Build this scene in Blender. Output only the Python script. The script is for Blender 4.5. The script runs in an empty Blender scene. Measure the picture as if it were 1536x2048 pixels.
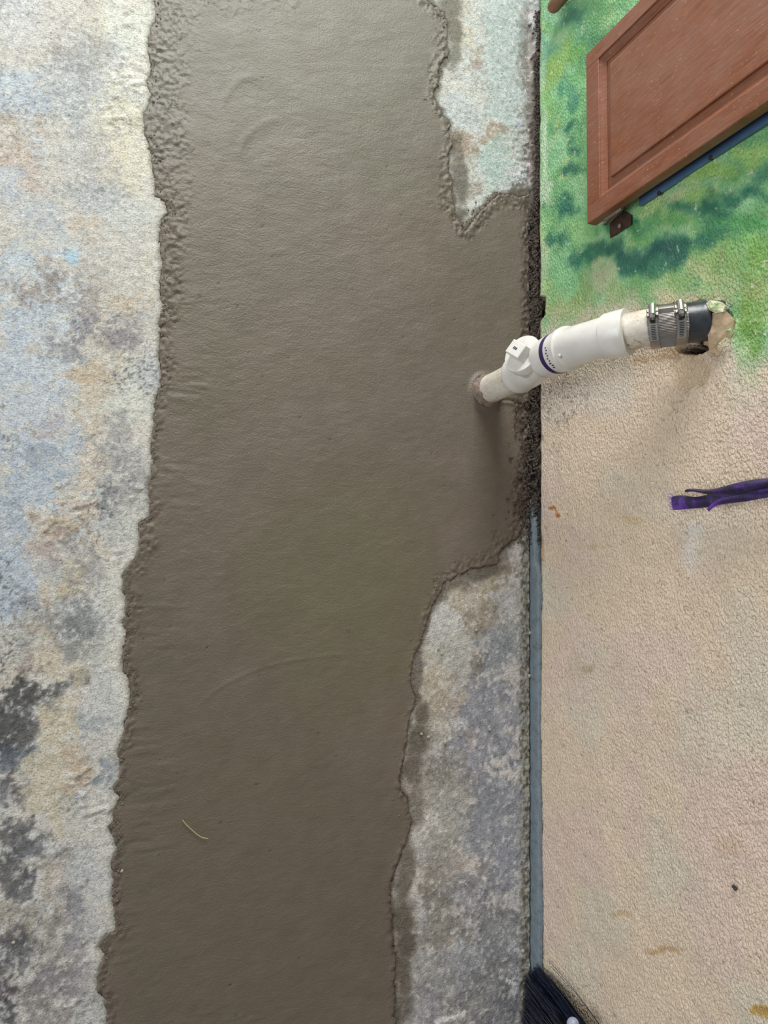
import bpy, bmesh, math, random
import numpy as np
from mathutils import Vector, Matrix
random.seed(7)
C = bpy.context.scene.collection
SC = bpy.context.scene

# ------------------------------------------------------------------ camera
F_PX, CAM_H = 1538.0, 1.38
def cam_setup(x0=160., y0=1140., xv=265.):
    n = np.array([x0 - 768, y0 - 1024, F_PX])
    c = -n[1] / (F_PX + n[0] * xv / F_PX); a = xv * c / F_PX
    loc = lambda p: np.array([p[0], -p[1], -p[2]])
    Z = -loc(n); Z /= np.linalg.norm(Z)
    Y = -loc((a, 1, c)); Y -= Y.dot(Z) * Z; Y /= np.linalg.norm(Y)
    return np.array([np.cross(Y, Z), Y, Z])
RM = cam_setup()
def ray(u, v): return RM @ np.array([(u - 768) / F_PX, -(v - 1024) / F_PX, -1.])
_r = ray(1063, 1024); CAM = np.array([_r[0] * CAM_H / _r[2], 0, CAM_H])
def fl(u, v, z=0.0):                       # point on the floor
    r = ray(u, v); return CAM + r * ((z - CAM[2]) / r[2])
def wl(u, v, x=0.0):                       # point on the wall
    r = ray(u, v); return CAM + r * ((x - CAM[0]) / r[0])
def px(P):                                 # where points of the surfaces lie in the survey photo
    q = (P - CAM) @ RM
    return 768 + F_PX * q[..., 0] / -q[..., 2], 1024 - F_PX * q[..., 1] / -q[..., 2]
cam = bpy.data.objects.new('camera', bpy.data.cameras.new('camera')); C.objects.link(cam)
cam.data.sensor_fit = 'VERTICAL'; cam.data.sensor_height = 36; cam.data.lens = 36 * F_PX / 2048
cam.data.clip_start = .02
cam.matrix_world = Matrix.Translation(CAM) @ Matrix(RM.tolist()).to_4x4()
SC.camera = cam

# ------------------------------------------------------------------ light
SC.view_settings.view_transform = 'Standard'; SC.view_settings.look = 'None'
SC.view_settings.exposure = 0.0; SC.view_settings.gamma = 1.0
SC.view_settings.use_curve_mapping = False
w = bpy.data.worlds.new('world'); SC.world = w; w.use_nodes = True
w.node_tree.nodes['Background'].inputs[0].default_value = (.93, .97, 1.0, 1)
w.node_tree.nodes['Background'].inputs[1].default_value = 0.25
def area(name, loc, target, sx, sy, power, col=(1, 1, 1)):
    L = bpy.data.lights.new(name, 'AREA'); L.shape = 'RECTANGLE'; L.size = sx; L.size_y = sy
    L.energy = power; L.color = col
    o = bpy.data.objects.new(name, L); C.objects.link(o); o.location = loc
    o.rotation_euler = (Vector(target) - Vector(loc)).to_track_quat('-Z', 'Y').to_euler(); return o
# daylight from the open end of the passage, and soft light from the open side
area('doorway_daylight', (-.62, 2.75, 1.6), (-.4, .3, .1), 1.1, 1.5, 100, (1, .985, .96))
area('open_side_daylight', (-4.6, -.3, 1.1), (0, -.2, .4), 3.0, 1.4, 95, (.97, .985, 1))

# ------------------------------------------------------------------ helpers
def lin(c):
    c = np.asarray(c, float) / 255.
    return np.where(c <= .04045, c / 12.92, ((c + .055) / 1.055) ** 2.4)
def L4(c): return tuple(lin(c)) + (1.,)
def sst(a, b, x): t = np.clip((x - a) / (b - a), 0, 1); return t * t * (3 - 2 * t)
def hsh(i, j, s):
    n = (i.astype(np.int64) * 374761393 + j.astype(np.int64) * 668265263 + s * 974634777) & 0xffffffff
    n = ((n ^ (n >> 13)) * 1274126177) & 0xffffffff
    return ((n ^ (n >> 16)) & 0xffff) / 65535.
def vn(x, y, s=0):
    i = np.floor(x); j = np.floor(y); a = x - i; b = y - j
    a = a * a * (3 - 2 * a); b = b * b * (3 - 2 * b)
    return (hsh(i, j, s) * (1 - a) + hsh(i + 1, j, s) * a) * (1 - b) + (hsh(i, j + 1, s) * (1 - a) + hsh(i + 1, j + 1, s) * a) * b
def fbm(x, y, f, s=0, o=4):
    t = 0; am = .5; n = 0
    for k in range(o):
        t = t + am * vn(x * f + k * 17.3, y * f + k * 9.1, s + k); n += am; am *= .55; f *= 2.07
    return t / n                            # 0..1, mean .5
def mix(a, b, t): return a + (np.asarray(b) - a) * t[..., None]
def tag(o, label=None, cat=None, group=None, kind=None):
    if label: o['label'] = label
    if cat: o['category'] = cat
    if group: o['group'] = group
    if kind: o['kind'] = kind
    return o
def mobj(name, vs, fs, mat, parent=None, smooth=True):
    me = bpy.data.meshes.new(name); me.from_pydata([tuple(map(float, v)) for v in vs], [], fs)
    if smooth: me.polygons.foreach_set('use_smooth', [True] * len(me.polygons))
    me.materials.append(mat); me.update()
    o = bpy.data.objects.new(name, me); C.objects.link(o)
    if parent: o.parent = parent
    return o
def grid_obj(name, P, mat, col=None, keep=None, parent=None):
    n, m, _ = P.shape
    idx = np.arange(n * m).reshape(n, m)
    q = np.stack([idx[:-1, :-1], idx[1:, :-1], idx[1:, 1:], idx[:-1, 1:]], -1).reshape(-1, 4)
    if keep is not None:
        k = keep.reshape(-1)[q].any(1); q = q[k]
        used = np.unique(q); re = np.full(n * m, -1); re[used] = np.arange(len(used)); q = re[q]
        V = P.reshape(-1, 3)[used]; cc = None if col is None else col.reshape(-1, 3)[used]
    else: V = P.reshape(-1, 3); cc = None if col is None else col.reshape(-1, 3)
    me = bpy.data.meshes.new(name)
    me.vertices.add(len(V)); me.vertices.foreach_set('co', V.astype(np.float32).ravel())
    me.loops.add(len(q) * 4); me.loops.foreach_set('vertex_index', q.astype(np.int32).ravel())
    me.polygons.add(len(q)); me.polygons.foreach_set('loop_start', np.arange(0, len(q) * 4, 4, dtype=np.int32))
    me.polygons.foreach_set('use_smooth', np.ones(len(q), bool))
    me.update(calc_edges=True); me.validate()
    if cc is not None:
        at = me.color_attributes.new('Col', 'FLOAT_COLOR', 'POINT')
        at.data.foreach_set('color', np.c_[lin(np.clip(cc, 0, 255)), np.ones(len(cc))].astype(np.float32).ravel())
    me.materials.append(mat)
    o = bpy.data.objects.new(name, me); C.objects.link(o)
    if parent: o.parent = parent
    return o
def empty(name, loc, label, cat, group=None):
    o = bpy.data.objects.new(name, None); C.objects.link(o); o.location = loc; o.empty_display_size = .05
    bpy.context.view_layer.update()
    return tag(o, label, cat, group)
def adopt(child, parent):
    child.parent = parent; child.matrix_parent_inverse = Matrix.Translation(parent.location).inverted() if parent.parent is None else Matrix(); return child

class NT:
    """tiny node-tree helper"""
    def __init__(s, name):
        s.m = bpy.data.materials.new(name); s.m.use_nodes = True; s.t = s.m.node_tree
        s.b = s.t.nodes['Principled BSDF']; s.co = s.t.nodes.new('ShaderNodeTexCoord')
    def n(s, typ, **kw):
        nd = s.t.nodes.new(typ)
        for k, v in kw.items():
            if k.startswith('_'): setattr(nd, k[1:], v)
            else: nd.inputs[k.replace('__', ' ')].default_value = v
        return nd
    def l(s, a, b): s.t.links.new(a, b)
    def mapping(s, sc=(1, 1, 1), rot=(0, 0, 0), src='Object'):
        mp = s.n('ShaderNodeMapping'); mp.inputs['Scale'].default_value = sc; mp.inputs['Rotation'].default_value = rot
        s.l(s.co.outputs[src], mp.inputs[0]); return mp.outputs[0]
    def noise(s, scale, detail=4, rough=.6, sc=(1, 1, 1), rot=(0, 0, 0), dist=0):
        nd = s.n('ShaderNodeTexNoise', Scale=scale, Detail=detail, Roughness=rough, Distortion=dist)
        s.l(s.mapping(sc, rot), nd.inputs['Vector']); return nd.outputs['Fac']
    def ramp(s, fac, stops):
        r = s.n('ShaderNodeValToRGB'); e = r.color_ramp.elements
        while len(e) < len(stops): e.new(.5)
        for q, (p, c) in zip(e, stops):
            q.position = p; q.color = c if len(c) == 4 else tuple(c) + (1,)
        s.l(fac, r.inputs[0]); return r.outputs[0]
    def mixc(s, fac, a, b, mode='MIX'):
        x = s.t.nodes.new('ShaderNodeMix'); x.data_type = 'RGBA'; x.blend_type = mode
        for i, v in ((0, fac), (6, a), (7, b)):
            if hasattr(v, 'links'): s.l(v, x.inputs[i])
            else: x.inputs[i].default_value = v
        return x.outputs[2]
    def math(s, op, a, b=0.):
        x = s.n('ShaderNodeMath', _operation=op)
        for i, v in ((0, a), (1, b)):
            if hasattr(v, 'links'): s.l(v, x.inputs[i])
            else: x.inputs[i].default_value = v
        return x.outputs[0]
    def bump(s, h, strength=1., dist=.001, prev=None):
        b = s.n('ShaderNodeBump', Strength=strength, Distance=dist); s.l(h, b.inputs['Height'])
        if prev is not None: s.l(prev, b.inputs['Normal'])
        return b.outputs[0]
    def set(s, **kw):
        for k, v in kw.items():
            i = s.b.inputs[k.replace('__', ' ')]
            if hasattr(v, 'links'): s.l(v, i)
            else: i.default_value = v
        return s.m
def plain(name, c, rough=.5, metal=0, var=.12, nscale=60, bump=.0003, bscale=200, **kw):
    t = NT(name); n = t.noise(nscale, 5)
    d = tuple(lin(c) * (1 - var)) + (1,); h = tuple(np.minimum(lin(c) * (1 + var), 1)) + (1,)
    col = t.ramp(n, [(.3, d), (.7, h)])
    nb = t.bump(t.noise(bscale, 3), 1, bump)
    return t.set(Base__Color=col, Roughness=rough, Metallic=metal, Normal=nb, **kw)

# ------------------------------------------------------------------ outlines of the fresh cement
LEFT = [(312,-60),(308,0),(313,30),(301,65),(297,100),(303,138),(295,165),(303,196),(288,228),(290,270),(304,312),(308,358),(312,390),(329,404),(335,424),(324,440),(319,458),(321,500),(324,532),(319,582),(327,614),(319,646),(317,710),(326,754),(322,768),(309,806),(308,858),(303,890),(304,940),(295,972),(300,1018),(300,1032),(279,1047),(279,1100),(268,1122),(246,1150),(247,1180),(254,1212),(247,1243),(254,1270),(244,1300),(247,1310),(249,1348),(257,1350),(262,1390),(256,1420),(249,1456),(242,1490),(234,1502),(243,1530),(239,1560),(226,1576),(238,1598),(225,1620),(225,1646),(217,1656),(228,1674),(234,1696),(223,1728),(228,1760),(225,1792),(230,1826),(234,1861),(212,1870),(198,1892),(208,1912),(199,1944),(194,1956),(196,1988),(212,1998),(215,2020),(213,2048),(205,2110)]
RIGHT = [(850,-60),(852,0),(870,13),(888,28),(895,52),(892,90),(897,105),(883,124),(877,145),(875,168),(866,188),(870,208),(883,227),(900,250),(893,262),(903,288),(893,312),(897,338),(902,364),(903,390),(910,430),(920,452),(930,466),(940,452),(956,430),(972,415),(983,403),(996,392),(1012,392),(1024,390),(1034,396),(1052,393),(1060,380),(1070,378),(1070,1022),(1052,1036),(1040,1068),(1018,1086),(1001,1098),(992,1127),(962,1133),(935,1139),(918,1150),(885,1165),(877,1190),(862,1212),(852,1240),(849,1260),(843,1282),(830,1308),(821,1334),(822,1365),(829,1400),(815,1438),(811,1490),(800,1543),(798,1575),(812,1600),(821,1640),(813,1678),(797,1717),(784,1756),(779,1782),(781,1830),(785,1880),(790,1930),(785,1980),(790,2048),(785,2110)]
POLY = np.array([fl(*p)[:2] for p in LEFT + RIGHT[::-1]])
def sdf(X, Y, poly):                       # > 0 inside
    d = np.full(X.shape, 1e9); ins = np.zeros(X.shape, bool)
    n = len(poly)
    for k in range(n):
        ax, ay = poly[k]; bx, by = poly[(k + 1) % n]
        ex, ey = bx - ax, by - ay
        t = np.clip(((X - ax) * ex + (Y - ay) * ey) / (ex * ex + ey * ey), 0, 1)
        d = np.minimum(d, (X - ax - t * ex) ** 2 + (Y - ay - t * ey) ** 2)
        cr = (ay > Y) != (by > Y)
        with np.errstate(divide='ignore', invalid='ignore'):
            xi = ax + (Y - ay) * ex / (ey if ey else 1e-9)
        ins ^= cr & (X < xi)
    return np.where(ins, 1, -1) * np.sqrt(d)
def blob(col, U, V, items, wx, wy, warp=26, nz=None, soft=(1.30, .62)):
    """paint patches (u, v, ru, rv, colour, strength) with wandering edges"""
    for (u, v, ru, rv, c, s) in items:
        m = (np.abs(U - u) < ru * 1.7 + warp) & (np.abs(V - v) < rv * 1.7 + warp)
        if not m.any(): continue
        d = np.hypot((U[m] + wx[m] * min(warp, ru * .9) - u) / ru, (V[m] + wy[m] * min(warp, rv * .9) - v) / rv)
        if nz is not None: d = d + nz[m]
        t = s * sst(soft[0], soft[1], d); col[m] = col[m] + (np.array(c, float) - col[m]) * t[:, None]
    return col

# ------------------------------------------------------------------ floor: old painted concrete
fx = np.concatenate([np.linspace(-4, -1.12, 16)[:-1], np.arange(-1.12, -.62, .0026), np.arange(-.62, -.28, .006), np.arange(-.28, -.05, .0026), np.arange(-.05, .0201, .0014)])
fy = np.concatenate([np.linspace(-3.5, -1.0, 14)[:-1], np.arange(-1.0, 1.3, .0027), np.linspace(1.3, 3.8, 14)])
X, Y = np.meshgrid(fx, fy, indexing='ij')
wobx = (fbm(X, Y, 90, 3, 3) - .5) * .008; woby = (fbm(X, Y, 90, 8, 3) - .5) * .008
D = sdf(X + wobx, Y + woby, POLY)
U, V = px(np.stack([X, Y, 0 * X], -1)); U = np.clip(U, -3000, 4000); V = np.clip(V, -4000, 5000)
n1 = fbm(X, Y, 14, 11); n2 = fbm(X, Y, 45, 21); n3 = fbm(X, Y, 150, 31, 3); n4 = fbm(X, Y, 7, 41, 3)
wx = (fbm(X, Y, 22, 51) - .5) * 4; wy = (fbm(X, Y, 22, 61) - .5) * 4
col = np.empty(X.shape + (3,)); col[:] = (198, 193, 187)
col = mix(col, (184, 188, 193), sst(.45, .65, n1)); col = mix(col, (206, 194, 178), sst(.52, .7, n4) * .7)
BL, TAN, CRM, GRY, DRK, LGT = (186, 199, 217), (210, 190, 168), (222, 213, 190), (158, 155, 154), (104, 106, 110), (212, 213, 210)
left_paint = [
 (30,30,60,50,(205,205,210),.8),(60,170,60,50,BL,.45),(140,50,70,60,(200,192,188),.6),(260,60,45,70,(216,218,208),.8),(250,150,50,30,(228,224,210),.7),(160,130,60,40,GRY,.35),
 (50,190,50,30,BL,.7),(250,260,60,60,CRM,.85),(280,330,40,50,CRM,.85),(170,290,50,50,(182,184,192),.5),(30,290,60,60,(206,188,172),.7),(40,350,60,60,(205,180,168),.6),
 (10,380,30,40,BL,.7),(70,430,60,30,BL,.5),(215,380,40,30,(178,182,190),.6),(240,440,50,40,(196,202,204),.6),(170,460,30,25,TAN,.6),(120,480,60,30,BL,.4),
 (140,515,16,14,(172,205,226),1),(30,540,30,60,(188,202,214),.7),(60,600,20,40,(176,162,158),.8),(105,590,40,50,(166,156,154),.85),(150,600,40,45,(160,154,154),.8),(190,545,40,30,(176,168,164),.5),(40,580,18,22,(150,140,138),.6),
 (60,640,60,40,BL,.85),(60,720,90,60,BL,.9),(130,640,40,30,BL,.5),(130,690,30,22,(150,152,160),.7),(170,660,22,30,(140,138,150),.8),(230,680,36,22,(146,140,148),.8),(250,630,40,30,GRY,.5),(255,600,28,22,TAN,.8),
 (80,690,26,16,(196,184,172),.7),(165,745,34,24,(198,172,142),.8),(200,760,30,40,(196,176,150),.5),(230,720,50,36,CRM,.4),(250,800,50,60,(206,212,206),.7),(60,820,100,60,BL,.75),(110,855,30,22,(186,170,172),.7),
 (190,860,40,50,(214,208,196),.6),(190,900,28,60,TAN,.75),(90,900,90,50,(178,192,214),.8),(80,920,40,22,(150,152,164),.5),(250,900,50,50,(160,162,168),.7),(270,960,40,40,(146,146,152),.6),
 (60,980,80,60,(170,188,210),.8),(120,1040,50,40,(188,168,146),.9),(160,1010,50,40,TAN,.7),(215,1020,22,30,(138,140,144),.7),(250,1050,60,40,(176,182,184),.6),(30,1080,40,60,(172,186,204),.8),(90,1100,40,34,(180,160,154),.7),(185,1080,24,24,TAN,.6),
 (20,1180,50,110,(176,190,210),.9),(140,1160,40,30,(198,182,150),.8),(175,1140,26,40,(148,148,152),.6),(90,1150,40,30,(166,172,180),.5),(225,1210,44,80,(208,206,196),.7),(60,1230,40,40,(140,140,148),.6),(150,1230,50,36,(140,142,150),.6),(90,1200,24,34,TAN,.6),(140,1280,60,40,(138,142,142),.7),(40,1290,40,40,(190,186,172),.6),
 (60,1320,44,30,TAN,.7),(40,1320,20,26,(150,140,140),.5),(130,1340,60,30,(206,192,170),.8),(210,1400,50,90,(196,202,204),.7),(190,1460,30,30,(150,160,170),.5),
 (52,1385,48,42,(84,84,84),.95),(20,1420,30,50,(90,90,92),.8),(60,1460,56,40,(92,94,96),.9),(110,1410,16,50,(104,108,112),.8),(120,1370,40,18,(92,96,98),.7),(95,1440,12,40,TAN,.9),(130,1460,28,90,(208,194,168),.8),
 (40,1505,60,24,(90,100,118),.9),(44,1550,26,34,(92,86,92),.85),(10,1560,26,40,(100,108,120),.7),(110,1580,44,110,(206,196,172),.9),(200,1556,28,22,(110,126,146),.85),(150,1540,20,40,(200,176,152),.7),(190,1610,50,40,(204,204,196),.6),
 (20,1660,44,34,(104,104,108),.85),(60,1690,50,30,(110,114,120),.85),(12,1730,34,40,(92,92,96),.8),(50,1770,40,34,(100,104,112),.85),(150,1700,30,40,(170,164,162),.6),(120,1760,30,60,(192,180,166),.7),(200,1740,50,60,(196,200,204),.7),
 (60,1830,80,50,(176,166,154),.8),(150,1800,36,40,(150,150,158),.6),(20,1870,30,40,(104,98,104),.7),(50,1910,46,36,(106,106,112),.8),(160,1870,50,70,(140,140,150),.75),(100,1900,30,60,(170,164,152),.7),(200,1850,34,60,(176,180,186),.7),
 (10,1960,30,40,(84,78,86),.85),(80,1985,40,24,(120,112,112),.6),(150,1950,60,50,(142,140,150),.7),(25,2020,16,34,(84,84,92),.9),(90,2030,60,30,(150,140,140),.7),(180,2030,40,30,(172,174,178),.7)]
TURQ = (180, 197, 197)
right_paint = [
 (985,200,120,240,(198,208,210),.9),(985,50,70,90,(186,198,204),.9),(1030,120,50,150,(174,188,186),.8),(910,50,40,60,(204,196,180),.85),(930,20,50,20,(210,204,192),.7),(920,90,50,40,(206,198,182),.8),
 (930,130,60,30,(198,208,216),.8),(915,160,30,50,(208,204,194),.7),(1010,180,30,120,TURQ,.7),(960,110,16,22,(164,140,120),.7),(950,160,40,50,(206,204,196),.6),(990,215,30,40,TURQ,.6),
 (900,230,40,40,(198,208,214),.7),(935,260,50,26,(206,200,190),.6),(990,262,26,10,(150,130,112),.6),(930,285,50,24,(184,160,136),.8),(930,315,50,20,(172,150,128),.7),(980,270,30,20,(176,154,130),.6),(1030,290,26,40,(180,180,170),.6),
 (1000,330,36,44,(178,204,196),.8),(930,340,30,30,(202,200,188),.8),(940,400,50,60,(214,218,212),.9),(938,374,20,12,(166,150,134),.6),(925,440,26,24,(190,186,172),.6),(1036,247,5,6,(70,110,190),1),
 (1045,60,16,60,(150,170,168),.6),(1050,230,14,120,(170,172,166),.6),(1058,180,9,160,(120,104,90),.55),(1058,330,10,70,(110,96,82),.6),(1040,385,20,12,(110,104,90),.8),(1050,120,12,60,(150,150,142),.5),
 (920,1300,120,190,(180,178,168),.9),(910,1180,70,60,(192,196,190),.8),(960,1160,40,60,(178,168,146),.85),(1000,1130,26,40,(168,160,140),.8),(880,1240,50,50,(196,200,196),.8),(950,1210,50,40,(186,170,146),.7),(1000,1260,60,40,(160,164,160),.7),
 (950,1250,26,30,(166,150,126),.6),(995,1330,26,70,(146,156,166),.9),(1010,1290,30,60,(150,158,164),.8),(900,1330,50,50,(186,186,178),.8),(965,1330,16,26,(120,112,100),.6),(870,1390,50,50,(190,180,156),.85),(940,1400,60,50,(160,160,160),.7),
 (900,1430,70,50,(182,168,148),.7),(985,1440,60,70,(144,150,164),.85),(950,1520,60,50,(148,152,166),.85),(870,1500,40,50,(172,168,158),.7),(930,1560,60,30,(140,142,150),.6),(878,1548,22,8,(84,76,62),.8),(860,1560,50,40,(150,144,130),.6),
 (900,1620,80,60,(166,162,150),.8),(1000,1650,50,130,(140,148,162),.85),(940,1680,50,60,(152,158,166),.7),(870,1650,30,60,(172,172,164),.7),(900,1750,60,60,(158,152,142),.7),(870,1780,40,70,(150,142,130),.7),(860,1720,40,30,(168,168,164),.6),
 (960,1800,70,60,(146,150,158),.7),(880,1850,50,50,(146,140,126),.7),(1000,1880,50,60,(142,146,148),.7),(940,1940,70,60,(146,150,158),.7),(860,1960,50,60,(156,158,156),.7),(980,1990,60,50,(132,134,132),.6),(1000,2030,50,40,(134,136,144),.6),(870,2030,60,40,(140,142,150),.6)]
col = blob(col, U, V, left_paint + right_paint, wx, wy, 26, (n2 - .5) * 1.3 + (n3 - .5) * 1.3)
shade = {}
lsel = U < 600
# worn speckle: fine dark pores where the paint has gone, pale scuffs elsewhere
wear = sst(.50, .66, fbm(X, Y, 9, 71, 4)) * sst(500, 1500, V + 500) * lsel
pore = sst(.56, .70, n3 * .6 + n2 * .4)
col = mix(col, (112, 112, 116), pore * (.2 + .55 * wear))
spk = sst(.60, .66, fbm(X, Y, 260, 77, 2)) * (.25 + .6 * wear) * sst(.4, .6, n1); col = mix(col, (90, 90, 94), spk * .8)
blu = sst(.055, .0, np.abs(fbm(X, Y, 30, 81, 3) - .5)) * lsel * ((V > 500) & (V < 720)) * sst(240, 120, U)
col = mix(col, (190, 208, 228), blu * .75)
vein = sst(.02, .0, np.abs(fbm(X, Y, 18, 85, 4) - .5))
col = mix(col, (222, 222, 222), vein * .22 * lsel)
col = mix(col, (226, 226, 222), sst(.62, .74, n3) * .45)
col += ((n2 - .5) * 36 + (n3 - .5) * 26)[..., None]
# pale rim of the broken paint on the left
rim = sst(.055, .0, -D) * lsel
col = mix(col, (214, 212, 204), rim * .55 * sst(.3, .6, fbm(X, Y, 20, 93)))
# wet cement wash over the rim on the right-hand strips
wet = np.zeros(X.shape)
for (u, v, ru, rv, s) in [(900,20,26,30,.7),(905,60,18,40,.7),(905,110,16,30,.6),(912,300,16,40,.5),(915,360,20,50,.75),(918,430,24,26,.8),(960,425,20,20,.7),(1000,400,30,14,.8),
 (960,1145,60,20,.85),(905,1168,34,22,.75),(885,1190,22,22,.6),(1010,1110,18,22,.6),(838,1340,12,40,.75),(836,1380,12,30,.8),(842,1430,22,30,.85),(835,1480,30,40,.9),(826,1530,26,36,.85),(825,1590,26,30,.6),(829,1630,16,26,.6),
 (815,1720,18,50,.75),(802,1770,18,50,.8),(806,1840,24,50,.9),(810,1890,24,36,.95),(805,1950,20,60,.85),(806,2020,26,40,.7),(1050,60,14,60,.3)]:
    d = np.hypot((U + wx * 8 - u) / ru, (V + wy * 8 - v) / rv); wet = np.maximum(wet, s * sst(1.3, .5, d))
wet = np.maximum(wet, sst(.016, .002, -D + (n2 - .5) * .02) * (U > 700) * .9)
wet *= sst(.28, .46, n2 + wet * .3 + (n3 - .5) * .3)
wet = np.maximum(wet, sst(.003, .0005, -D) * (U > 700) * .9)
col = mix(col, (100, 92, 80), wet)
col = mix(col, (90, 84, 72), sst(.010, 0, -D) * lsel * .35)
# coarse lumpy margin beside the wall
mar = sst(-.034, -.024, X + (n2 - .5) * .012) * (Y < .16)
col = mix(col, (150, 148, 132), mar * .7); col = mix(col, (112, 108, 96), mar * sst(.5, .62, n3))
gap = sst(-.0065, -.0045, X + (n3 - .5) * .002)
col = mix(col, (74, 62, 52), gap * (Y < .16))
jo = np.where(Y > .72, .006, 0) + .012 * sst(1.12, 1.17, Y)
jd = sst(-.008, -.002, X + (n2 - .5) * .022 - jo) * (Y >= .15)
col = mix(col, (84, 74, 64), jd * .95); col = mix(col, (126, 112, 98), jd * sst(.55, .66, n3) * .7); col = mix(col, (40, 34, 30), jd * sst(.45, .36, n2) * .8)
# white paint scrape near the broom, small chips
for (u0, v0, u1, v1, ww) in [(876,2043,926,2028,5),(1015,1960,1030,1968,3)]:
    t = np.clip(((U - u0) * (u1 - u0) + (V - v0) * (v1 - v0)) / ((u1 - u0) ** 2 + (v1 - v0) ** 2), 0, 1)
    d = np.hypot(U - u0 - t * (u1 - u0), V - v0 - t * (v1 - v0)) + (n3 - .5) * 14
    col = mix(col, (238, 238, 236), sst(ww + 1, ww - 1.5, d))
# joint running across the old floor, and a hairline
col = mix(col, col * .93, sst(600, 900, U) * sst(700, 300, V)); g_ = col.mean(-1, keepdims=True); col = (g_ + (col - g_) * .74) * 1.06 + np.array([1.5, 0, -1.5])  # upper right floor colour darkened to offset the strong doorway light; whole floor desaturated
jl = sst(2.0, .6, np.abs(V - 1311 + (n2 - .5) * 8)) * ((U > 175) & (U < 255))
col = mix(col, (226, 218, 200), jl * .7)
inview = (V > -150) & (V < 2200)
zf = (fbm(X, Y, 60, 101) - .5) * .0012 + (n3 - .5) * .0010
lump = [(265,45,13,.002),(252,55,10,.002),(50,1350,1,0)]
plaster = np.zeros(X.shape)
for (u, v, ru, rv) in [(270,150,50,45),(240,230,40,50),(262,25,20,14),(252,52,14,12),(170,1010,60,25),(110,1060,30,30),(280,985,30,18),(190,1620,50,24),(160,1560,30,50),(110,1690,30,30),(225,1110,26,20),(130,2000,60,20),(1040,300,20,90)]:
    plaster = np.maximum(plaster, sst(1.2, .5, np.hypot((U - u) / ru, (V - v) / rv)))
zf += plaster * (sst(.48, .62, fbm(X * .6 + Y * .5, Y * 1.4 - X * .5, 95, 111, 3))) * .0026
zf += mar * ((fbm(X, Y, 110, 121, 3) - .3) * .008)
zf = np.where(D > 0, zf - sst(0, .0035, D) * .02, zf - sst(.004, 0, -D) * .0006)
zf = zf - gap * (Y < .16) * .014
zf = np.where((Y >= .15) & (X > -.016), np.maximum(zf, -.004) + sst(-.006, .014, X) * .018 + jd * (n3 - .45) * .016 + jd * (n2 - .5) * .012, zf)
zf = np.where(inview, zf, np.where(D > 0, -.02, 0))
P = np.stack([X, Y, zf], -1)
t = NT('old_painted_concrete')
at = t.n('ShaderNodeAttribute', _attribute_name='Col')
f1 = t.ramp(t.noise(360, 5, .8), [(.36, (.30, .30, .33, 1)), (.49, (1, 1, 1, 1)), (.64, (1.0, 1.0, 1.0, 1)), (.70, (1.2, 1.2, 1.18, 1))])
c1 = t.mixc(.75, at.outputs['Color'], f1, 'MULTIPLY')
f2 = t.ramp(t.noise(130, 6, .8, dist=.6), [(.40, (.50, .51, .55, 1)), (.5, (1, 1, 1, 1))])
c1 = t.mixc(.6, c1, f2, 'MULTIPLY')
nb = t.bump(t.noise(300, 6, .65), 1, .0022); nb = t.bump(t.noise(70, 3, .5), 1, .003, nb)
m_floor = t.set(Base__Color=c1, Roughness=.72, Normal=nb)
m_floor.node_tree.nodes['Principled BSDF'].inputs['Specular IOR Level'].default_value = .35
o = grid_obj('floor', P, m_floor, col); tag(o, kind='structure')

# ------------------------------------------------------------------ fresh cement
cx = np.concatenate([np.arange(-.93, -.62, .0022), np.arange(-.62, -.3, .004), np.arange(-.3, -.006, .0022)])
cy = np.arange(-.99, 1.3, .0026)
X, Y = np.meshgrid(cx, cy, indexing='ij')
wobx = (fbm(X, Y, 90, 3, 3) - .5) * .008; woby = (fbm(X, Y, 90, 8, 3) - .5) * .008
D = sdf(X + wobx, Y + woby, POLY)
U, V = px(np.stack([X, Y, 0 * X], -1))
n2 = fbm(X, Y, 45, 221); n3 = fbm(X, Y, 170, 231, 3)
side_l = U < 600
rw = np.where(side_l, np.interp(V, [0, 300, 420, 520, 700, 900, 1100, 1300, 1600, 2048], [.085, .090, .055, .050, .036, .014, .034, .024, .016, .018]),
              np.interp(V, [0, 100, 260, 420, 500, 900, 1000, 1120, 1250, 1400, 1700, 2048], [.034, .034, .014, .036, .020, .030, .052, .030, .012, .004, .010, .012]))
rimw = sst(1.0, .45, D / rw + (n2 - .5) * .9)               # rough rim
near_wall = sst(1040, 1056, U + (n2 - .5) * 30)
tri = sst(.9, .3, np.hypot((U - 1050) / 46, (V - 985) / 110)); tri = np.maximum(tri, sst(1.1, .5, np.hypot((U - 1052) / 34, (V - 830) / 60)))
rough = np.clip(np.maximum(np.maximum(rimw, near_wall), tri), 0, 1)
z = .0012 + (fbm(X, Y, 9, 201, 2) - .5) * .0030 + (fbm(X, Y, 28, 203, 3) - .5) * .0008
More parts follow.
